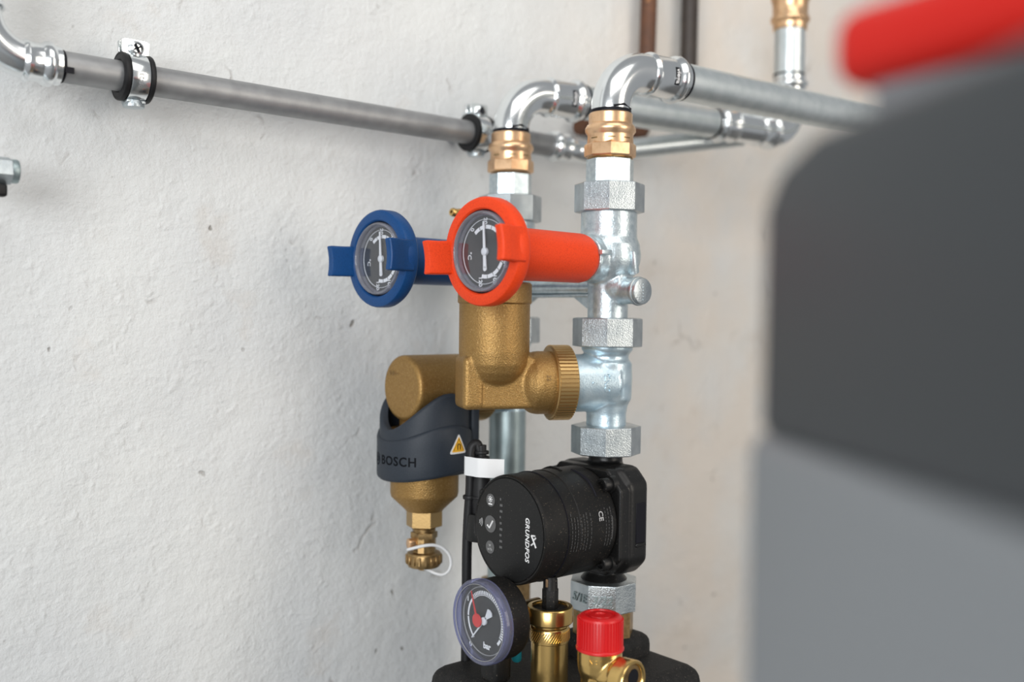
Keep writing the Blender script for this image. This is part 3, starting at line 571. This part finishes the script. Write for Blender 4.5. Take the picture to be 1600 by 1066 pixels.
# ------------------------------------------------------------------ circulation pump
PZ = -165.; PY = -212.; t = thing('circulation_pump', 'dusty black circulation pump with round control face', 'pump', (0, PY, -222)); F = facing((-105, PY, PZ))
b = MB(); b.lathe([(0, -1.4), (39.2, -1.4), (40.0, -.6), (40.8, -.4), (41.6, -1.4), (41.8, -3), (41.8, -36), (42.3, -36.6), (42.3, -73), (41, -76), (36, -80), (0, -80)], F, 96); mo = obj('motor_housing', b, 'black', t)
b = MB(); b.cyl(39.0, -1.6, -.5, F, 96, .3); fc = obj('control_face', b, 'face', t)
q = MB(); q.ring(42.5, 41.0, -24, -23.4, F, 96, .1); obj('housing_joint', q, 'ink', mo)
for yy, rr in ((19.5, 5.0), (1.0, 6.6), (-17, 5.0)):
    b = MB(); b.cyl(rr, -.6, -.25, F @ Matrix.Translation((-21.5, yy, 0)), 40); bt = obj('button', b, 'print_dim', fc)
    Mi = F @ Matrix.Translation((-21.5, yy, 0)); b = MB()
    if rr > 6: b.sweep([(-3.2, -1.2, -.1), (-.6, -3.0, -.1), (3.4, 3.0, -.1)], .75, 8); [setattr(v, 'co', Mi @ v.co) for v in b.bm.verts]
    elif yy > 0:
        for k in range(8): b.box((-.3, 1.4, -.25), (.3, 2.5, -.05), Mi @ Matrix.Translation((0, .8, 0)) @ Matrix.Rotation(k*math.pi/4, 4, 'Z'))
        b.cyl(1.0, -.25, -.05, Mi @ Matrix.Translation((0, .8, 0)), 16); b.box((-2.2, -3.4, -.25), (2.2, -2.4, -.05), Mi)
    else:
        text(b, 'w', 3.6, Mi @ Matrix.Translation((0, 1.7, -.1)), .1, bold=.08); text(b, 'm³/h', 2.9, Mi @ Matrix.Translation((0, -1.6, -.1)), .1, bold=.08)
    obj('button_symbol', b, 'print_white' if yy >= 0 else 'print_grey', bt)
b = MB()
for rr in (2.2, 3.8, 5.4):
    p = [F @ Vector((-36.5+rr*math.cos(a), 1+rr*math.sin(a), -.3)) for a in [R(q) for q in range(-38, 39, 12)]]; b.sweep(p, .38, 6)
obj('radio_symbol', b, 'print_grey', fc)
b = MB(); text(b, 'GRUNDFOS', 6.0, F @ Matrix.Translation((21.5, -3.5, -.35)) @ Matrix.Rotation(-math.pi/2, 4, 'Z'), .15, bold=.13, shear=.18, spacing=1.06); obj('maker_lettering', b, 'print_white', fc)
b = MB(); Mg = F @ Matrix.Translation((28.5, -3.5, -.35)) @ Matrix.Scale(.85, 4); g = [((-2.6, 4.6), (3.4, -5.2)), ((3.2, 3.6), (-.6, .6)), ((-2.8, -3.8), (0.2, -1.4)), ((-2.6, 4.6), (2.2, 5.0))]
for p0, p1 in g: b.sweep([Mg @ Vector((*p0, 0)), Mg @ Vector(((p0[0]+p1[0])/2+.3, (p0[1]+p1[1])/2, 0)), Mg @ Vector((*p1, 0))], .6, 8)
obj('maker_emblem', b, 'print_white', fc)
b = MB(); random.seed(3)
for k in range(9):
    yy = 22-4.6*k
    if abs(yy) < 36: b.box((-10.5, yy-.9, -.55), (-10.5+random.choice((1.6, 2.4, 3.2)), yy+.9, -.42), F)
obj('display_print', b, 'print_dim', fc)
# printed rating plate on the motor housing, camera side
Mc = frame((0, PY, PZ), (-1, 0, 0), (0, -1, 0)); b = MB(); random.seed(5)
def plate_text(body, size, xa, ang, m, name, bold=.06):
    q = MB(); text(q, body, size, Matrix.Translation((0, 0, .12)), .1, bold=bold); wrap(q, Mc, 42.3, ang, xa, math.pi); obj(name, q, m, mo)
plate_text('CE', 6.4, 47, R(14), 'print_grey', 'conformity_mark', .15)
for xa in (78, 75, 72, 68, 65, 62, 58, 42, 39, 36):          # illegible fine print: rows of short strokes
    q = MB(); x_ = -random.uniform(10, 17)
    while x_ < 15:
        w_ = random.uniform(.8, 2.6); q.box((x_, -.45, .05), (min(x_+w_, 16), .45, .16)); x_ += w_+random.uniform(.5, 1.3)
    wrap(q, Mc, 42.3, R(2), xa, math.pi); obj('rating_print', q, 'print_faint', mo)
q = MB(); q.sweep([(-9, 0, .1), (9, 0, .1)], .25, 6); wrap(q, Mc, 42.3, R(0), 35); obj('print_rule', q, 'print_dim', mo)
# cooling slot and brow on top
for a0, a1, xa, nm, m_ in ((62, 16, 45, 'slot', 'ink'), (98, 70, 62, 'slot', 'ink')):
    p = [Mc @ Vector((42.2*math.cos(R(-90)+R(0)+R(a)), 42.2*math.sin(R(-90)+R(a)), xa+((62-a)*.0))) for a in range(0)]
q = MB(); q.sweep([(-16, 0, 0), (0, -1.5, 0), (17, 1, 0)], [.8, 1.5, .8], 8); wrap(q, Mc, 42.3, R(56), 46); obj('cooling_slot', q, 'ink', mo)
q = MB(); q.sweep([(-16, 3, .3), (0, 0, .6), (15, -1, .3)], [.8, 1.2, .8], 8); wrap(q, Mc, 42.3, R(100), 55); obj('brow', q, 'black_gloss', mo)
# volute with mounting plate
b = MB(); Mf = frame((0, PY, PZ), (-1, 0, 0), (0, -1, 0))
def rsq(h, c): return [(h-c, -h), (h, -h+c), (h, h-c), (h-c, h), (-h+c, h), (-h, h-c), (-h, -h+c), (-h+c, -h)]
b.poly(rsq(42.5, 15), 17, 27, Mf, 1.5, 2); b.poly(rsq(43.5, 12), -6, 18, Mf, 5, 3); b.cyl(36, 20, 36, Mf, 64)
b.lathe([(14, -114), (14, -122), (17, -127), (24, -132), (24, -150)], up(*RC), 40); b.lathe([(24, -180), (24, -200), (16, -207), (14, -212), (18, -217), (22, -222)], up(*RC), 40)
b.blend(1.1, 4); vo = obj('volute', b, 'black_gloss', t, ang=50)
for sy in (-1, 1):
    for sz in (-1, 1):
        c = Vector((-27, PY+sy*31, PZ+sz*31)); Mb = frame(c, (-1, 0, 0)); b = MB(); b.lathe([(7.5, -3), (7, 2), (5.6, 2), (5.6, 9), (5, 9.8), (3.2, 9.8), (3, 6), (0, 6)], Mb, 28); obj('bolt', b, 'black_gloss', t)
b = MB(); b.poly([(-4, -16), (7, -16), (7, 16), (-4, 16)], 43.2, 44.0, frame((-6, PY, PZ), (0, -1, 0), (1, 0, 0)), .4, 1); q = obj('cast_panel', b, 'ink', vo)
b = MB(); b.box((-4, -19, 43), (8, -16.4, 44.4), frame((-6, PY, PZ), (0, -1, 0), (1, 0, 0)), .5, 1); obj('panel_edge', b, 'black_gloss', vo)
b = MB(); b.box((-98, -172, -176), (-60, -160, -140), b=3); b.cyl(11, 0, 22, frame((-92, -163, -162), (-.1, 0, -1)), 32, 2); obj('plug_socket', b, 'black_gloss', t)
# ------------------------------------------------------------------ power cable and tag
t = thing('power_cable', 'black power cable looping out of the pump plug and hanging down', 'cable', (-104, -156, -262))
pl = Vector((-92, -163, -150)); b = MB(); b.lathe([(7.5, -12), (8.2, 0), (7.6, 14), (6.6, 20), (5.2, 22)], up(*pl), 24); obj('plug', b, 'rubber', t)
for k in range(4):
    b = MB(); b.ring(7.4-.45*k, 3, 23+k*4.4, 25.6+k*4.4, up(*pl), 28, .4); obj('strain_relief_rib', b, 'rubber', t)
pts = [pl+Vector((0, 0, 18)), pl+Vector((0, 0, 42)), (-92.5, -162, -112), (-94.5, -160, -106), (-98, -158, -109), (-99, -158, -120), (-99, -158, -140), (-100, -157, -165), (-101, -157, -190), (-101, -157, -220), (-101, -157, -262), (-101, -157, -290)]
obj('cord', MB().sweep(spline(pts, 8), 4.0, 18), 'rubber', t)
b = MB(); b.ring(5.6, 3.8, -150, -147, up(-99.5, -158), 24, .4); b.ring(9.2, 7.6, -149.4, -147.2, up(-92, -163), 24, .4); obj('cable_tie', b, 'rubber', t)
# white flag label wrapped around the loop
rv3 = Vector((math.sin(HEAD), -math.cos(HEAD), 0)); fv3 = Vector((-math.cos(HEAD), -math.sin(HEAD), 0)); c0 = Vector((-99, -158, 0))
tb = bmesh.new(); nn = 16; rows = []
prof = [(-5.0, 1), (-4.9, 3), (-3.5, 4.8), (0, 6.4), (5, 10.5)] + [(5+22*k/10, 10.5+.8*math.sin(k*.5)) for k in range(1, 11)]
for a, f in prof:
    rows.append([tb.verts.new(c0+rv3*a+fv3*(f+e)+Vector((0, 0, h-.04*a))) for h, e in ((-130.5, 0), (-115.5, 0), (-115.5, -.5), (-130.5, -.5))])
for A, B_ in zip(rows, rows[1:]):
    for k in range(4): tb.faces.new((A[k], A[(k+1) % 4], B_[(k+1) % 4], B_[k]))
tb.faces.new(rows[0]); tb.faces.new(list(reversed(rows[-1]))); q = MB(); q.join(tb)
tag(obj('cable_tag', q, 'white', base=c0+Vector((0, 0, -130))), 'blank white paper flag wrapped around the black cable loop', 'label')
# ------------------------------------------------------------------ station base
t = thing('station_base', 'black foam base block with rounded edges at the bottom of the picture', 'insulation block', (-45, -200, -420))
b = MB(); b.box((-134, -288, -420), (42, -146, -280), b=14, seg=4); obj('lower_shell', b, 'foam', t)
b = MB(); b.box((-30, -242, -300), (30, -183, -263), b=9, seg=4); obj('upper_shoulder', b, 'foam', t)
b = MB(); b.box((-22, -146, -420), (24, -62, -288), b=8, seg=4); obj('rear_shell', b, 'foam', t)
b = MB(); b.cyl(4, 0, 8, frame((-84, -200, -272), (-.3, -.3, 1)), 20, 1); obj('teal_plug', b, 'teal', t)
# ------------------------------------------------------------------ pressure gauge
GX, GY, GZ = -133., -212.5, -230.; F = facing((GX, GY, GZ))
t = thing('pressure_gauge', 'round black pressure gauge with clear lens and red pointer', 'gauge', (GX, GY, GZ-32))
b = MB(); b.lathe([(0, -6.5), (29.6, -6.5), (30.4, -7.5), (30.4, -22), (29.4, -25), (26, -27), (0, -27)], F, 80); obj('case', b, 'black', t)
b = MB(); b.cyl(8, 25, 60, F @ Matrix.Rotation(math.pi, 4, 'X'), 32); octo(b, F @ Matrix.Rotation(math.pi, 4, 'X'), 11, 32, 42, 0, .6, 6); obj('rear_nipple', b, 'brass_old', t)
b = MB(); b.box((GX+8, GY-10, GZ-48), (GX+26, GY+10, GZ-24), b=5); obj('foot', b, 'black', t)
b = MB(); b.lathe([(31.3, -7.4), (31.6, -6), (31.6, -1), (30.8, .4), (29.6, .8), (28.6, .2), (28.0, -1.4), (28.0, -6.8)], F, 88, closed=True); obj('lens_rim', b, 'bezel_violet', t)
b = MB(); b.ring(25.4, 24.9, -6.2, -5.2, F, 80, .1); b.ring(28.3, 27.9, -.6, .1, F, 80, .1); obj('lens_step', b, 'print_grey', t)
b = MB(); b.lathe([(0, .2), (20, 0), (28.4, -.8), (28.4, -1.1), (0, -.2)], F, 72); obj('lens', b, 'glass', t)
b = MB(); b.cyl(28.2, -8, -6.4, F, 80); d = obj('dial', b, 'dial_dark', t)
def arcband(a0, a1, r0, r1, m, nm, n=20):
    tb = bmesh.new(); rr = []
    for k in range(n+1):
        a = R(a0+(a1-a0)*k/n); rr.append((tb.verts.new((r0*math.sin(a), r0*math.cos(a), -6.2)), tb.verts.new((r1*math.sin(a), r1*math.cos(a), -6.2))))
    for (p0, p1), (q0, q1) in zip(rr, rr[1:]): tb.faces.new((p0, p1, q1, q0))
    q = MB(); q.join(tb, F); return obj(nm, q, m, d)
arcband(-140, -93, 19.2, 21.0, 'print_white', 'scale_band'); arcband(-91, -44, 19.2, 21.0, 'print_white', 'scale_band'); arcband(-44, 118, 18.6, 19.1, 'print_white', 'scale_line')
for k in range(30): arcband(-43+k*5.4, -43+k*5.4+3.6, 19.4, 22.2, 'print_white', 'scale_mark', 2)
arcband(120, 134, 19.2, 21.4, 'print_white', 'scale_band')
for tx, px_, py_ in (('0', -16.8, -21.5), ('1', -20.5, 12.5)):
    q = MB(); text(q, tx, 6.0, F @ Matrix.Translation((px_, py_, -6.1)), .1, bold=.25); obj('numeral', q, 'print_white', d)
q = MB(); text(q, 'bar', 6.4, F @ Matrix.Translation((2.5, -18.5, -6.1)), .1, bold=.25); obj('unit_mark', q, 'print_white', d)
b = MB(); Mp = F @ Matrix.Rotation(R(138), 4, 'Z'); b.poly([(-.75, -4), (-.5, 21), (.5, 21), (.75, -4)], -5.3, -4.7, Mp); b.poly([(-.9, -3), (.9, -3), (3.4, -10.5), (1.5, -12), (-1.5, -12), (-3.4, -10.5)], -5.3, -4.7, Mp); b.cyl(3.0, -6, -4.2, F, 28, .3); obj('white_pointer', b, 'white', t)
b = MB(); Mp = F @ Matrix.Translation((-6, -.5, 0)) @ Matrix.Rotation(R(19.5), 4, 'Z'); b.poly([(-.9, 2), (-.35, 22), (.35, 22), (.9, 2)], -3.6, -3.0, Mp); b.lathe([(5.0, -3.8), (5.2, -3.2), (4.8, -2.6), (0, -2.5)], Mp, 32); obj('red_pointer', b, 'pointer_red', t)
# ------------------------------------------------------------------ automatic air vent
t = thing('air_vent', 'slim polished brass air vent with black valve stem on top', 'air vent', (-80, -233, -272)); Mx = up(-80, -233)
b = MB(); b.lathe([(14.2, -330), (14.2, -249), (14.9, -248.4), (14.9, -248), (14.9, -238.4), (14.4, -237.6), (13.6, -237), (13.6, -234)], Mx, 64); bo = obj('body', b, 'brass', t)
b = MB(); b.lathe([(14, -234.6), (16.8, -234.6), (17.6, -233.6), (17.6, -223.4), (16.9, -222.2), (14.2, -222), (13.4, -222.8), (13.2, -224.6), (13.2, -230)], Mx, 72, closed=True); obj('cap', b, 'brass', t)
b = MB(); b.cyl(13.4, -228, -224.2, Mx, 48); obj('cap_insert', b, 'foam', t)
b = MB(); n = 48
for i in range(n):
    a = 2*math.pi*i/n; q = MB(); q.box((-.4, -4.4, -.1), (.4, 4.4, .45), Matrix.Rotation(R(-32), 4, 'Z')); wrap(q, Mx, 14.9, a, -243.2); b.join(q.bm)
obj('knurl', b, 'brass', bo)['kind'] = 'stuff'
b = MB(); b.cyl(6.2, -226, -209, Mx, 6, .6, R(20)); b.lathe([(6.2, -210), (5.6, -208.6), (5.4, -202), (4.6, -200), (0, -199.6)], Mx, 24); sm = obj('valve_stem', b, 'black', t)
b = MB(); b.box((-.9, 5.2, -207), (.9, 6.0, -201), up(-80, -233) @ Matrix.Rotation(R(110), 4, 'Z')); obj('copper_slot', b, 'bronze', sm)
# ------------------------------------------------------------------ safety valve
SX, SY = -80., -286.; t = thing('safety_valve', 'brass safety valve with ribbed red cap and open outlet', 'valve', (SX, SY, -300)); Mx = up(SX, SY)
b = MB(); b.lathe([(0, -330), (13.5, -330), (13.5, -262), (15.6, -256), (16.2, -250), (16.2, -238), (14, -237.4), (0, -237.4)], Mx, 56); Mo = frame((SX, SY, -257.5), (0.12, -1, 0)); b.lathe([(13.2, 0), (13.2, 12), (13.6, 16), (14.6, 18), (14.6, 27), (14.2, 27.6)], Mo, 48)
b.blend(1.0, 3); obj('body', b, 'brass', t, ang=60)
b = MB(); b.lathe([(14.7, 24), (14.9, 29), (14.2, 30), (12.6, 30), (11.6, 29), (11.4, 27.9), (11.4, 24)], Mo, 56, closed=True); obj('outlet_rim', b, 'brass', t)
b = MB(); b.cyl(11.5, 27.2, 28.0, Mo, 40); ho = obj('outlet_bore', b, 'brass_old', t)
b = MB(); b.cyl(6.0, 27.9, 28.3, Mo @ Matrix.Translation((2, -2, 0)), 32); obj('seat_opening', b, 'ink', ho)
b = MB(); b.lathe([(16.4, -241.5), (17.2, -241), (17.4, -239.8), (17.0, -239), (16.3, -238.6), (15.9, -219.5), (15.2, -217.2), (13.2, -216), (11.2, -216), (10.8, -217.4), (8.6, -217.4), (8.2, -216.2), (4, -216), (3.6, -217), (0, -217)], Mx, 64); cp = obj('cap', b, 'cap_red', t)
for i in range(44):
    a = 2*math.pi*i/44; b = MB(); b.poly([(15.6, -.62), (16.75, -.42), (16.75, .42), (15.6, .62)], -238.4, -218.6, Mx @ Matrix.Rotation(a, 4, 'Z')); obj('rib', b, 'cap_red', cp, ang=20)
q = MB(); text(q, 'NA/F', 5.4, Matrix.Translation((0, 0, .1)), .5, bold=.12); wrap(q, Mx, 16.25, R(216), -247); obj('cast_letters', q, 'brass', t)
q = MB(); q.poly([(-5, -9), (5, -9), (5, 9), (-5, 9)], -1, .8, Matrix(), .5, 1); wrap(q, Mx, 14.2, R(210), -268); em = obj('cast_shield', q, 'brass', t)
q = MB(); text(q, 'A', 13, Matrix.Translation((0, -1, .5)), .9, bold=.15); wrap(q, Mx, 14.4, R(210), -268); obj('cast_letters', q, 'brass_old', em)
# ------------------------------------------------------------------ grey appliance close to the camera
def camp(px, py, Z):
    X = (px-800)/FPX*Z; Y = -(py-533)/FPX*Z; return CAM + _R*X + _U*Y + _F*Z
pf = camp(1186, 500, 290.); fa = HEAD+R(5.4); ad = Vector((-math.cos(fa), -math.sin(fa), 0)); ar = Vector((math.sin(fa), -math.cos(fa), 0))   # ad: towards the camera, ar: to the right
t = thing('heating_appliance', 'large out-of-focus grey appliance with red trim at the right edge', 'appliance', (pf.x, pf.y, -EYE))
Ma = Matrix(((ar.x, -ad.x, 0, pf.x), (ar.y, -ad.y, 0, pf.y), (0, 0, 1, 0), (0, 0, 0, 1)))
def abox(lo, hi, b_, seg=5): q = MB(); q.box(lo, hi, Ma, b_, seg); return q
def shell(zlo, zhi, cut, x0):          # side outline in (depth, height) with a sloped far top corner, given a width to the right
    q = MB(); q.poly([(-290, zlo), (0, zlo), (0, zhi-cut[1]), (-cut[0]*.35, zhi-cut[1]*.35), (-cut[0], zhi), (-290, zhi)], x0, 280, Ma @ Matrix(((0, 0, 1, 0), (1, 0, 0, 0), (0, 1, 0, 0), (0, 0, 0, 1))), 5, 4); return q
obj('upper_shell', shell(-35, 47, (34, 16), 0), 'case_dark', t)
obj('lower_body', abox((-2.5, -290, -EYE), (285, 3, -34), 6, 4), 'case_grey', t)
pr = camp(1296, 88, 275.); ra = HEAD+R(30); rd = Vector((-math.cos(ra), -math.sin(ra), 0)); rn = Vector((math.sin(ra), -math.cos(ra), 0))
Mr = Matrix(((rn.x, -rd.x, 0, pr.x), (rn.y, -rd.y, 0, pr.y), (0, 0, 1, pr.z), (0, 0, 0, 1)))
q = MB(); q.box((0, -150, -9), (150, 2, 13), Mr, 8, 5); obj('red_trim', q, 'case_red', t)
q = MB(); q.box((7, -145, -38), (145, -8, -5), Mr, 3, 3); obj('trim_support', q, 'case_grey', t)
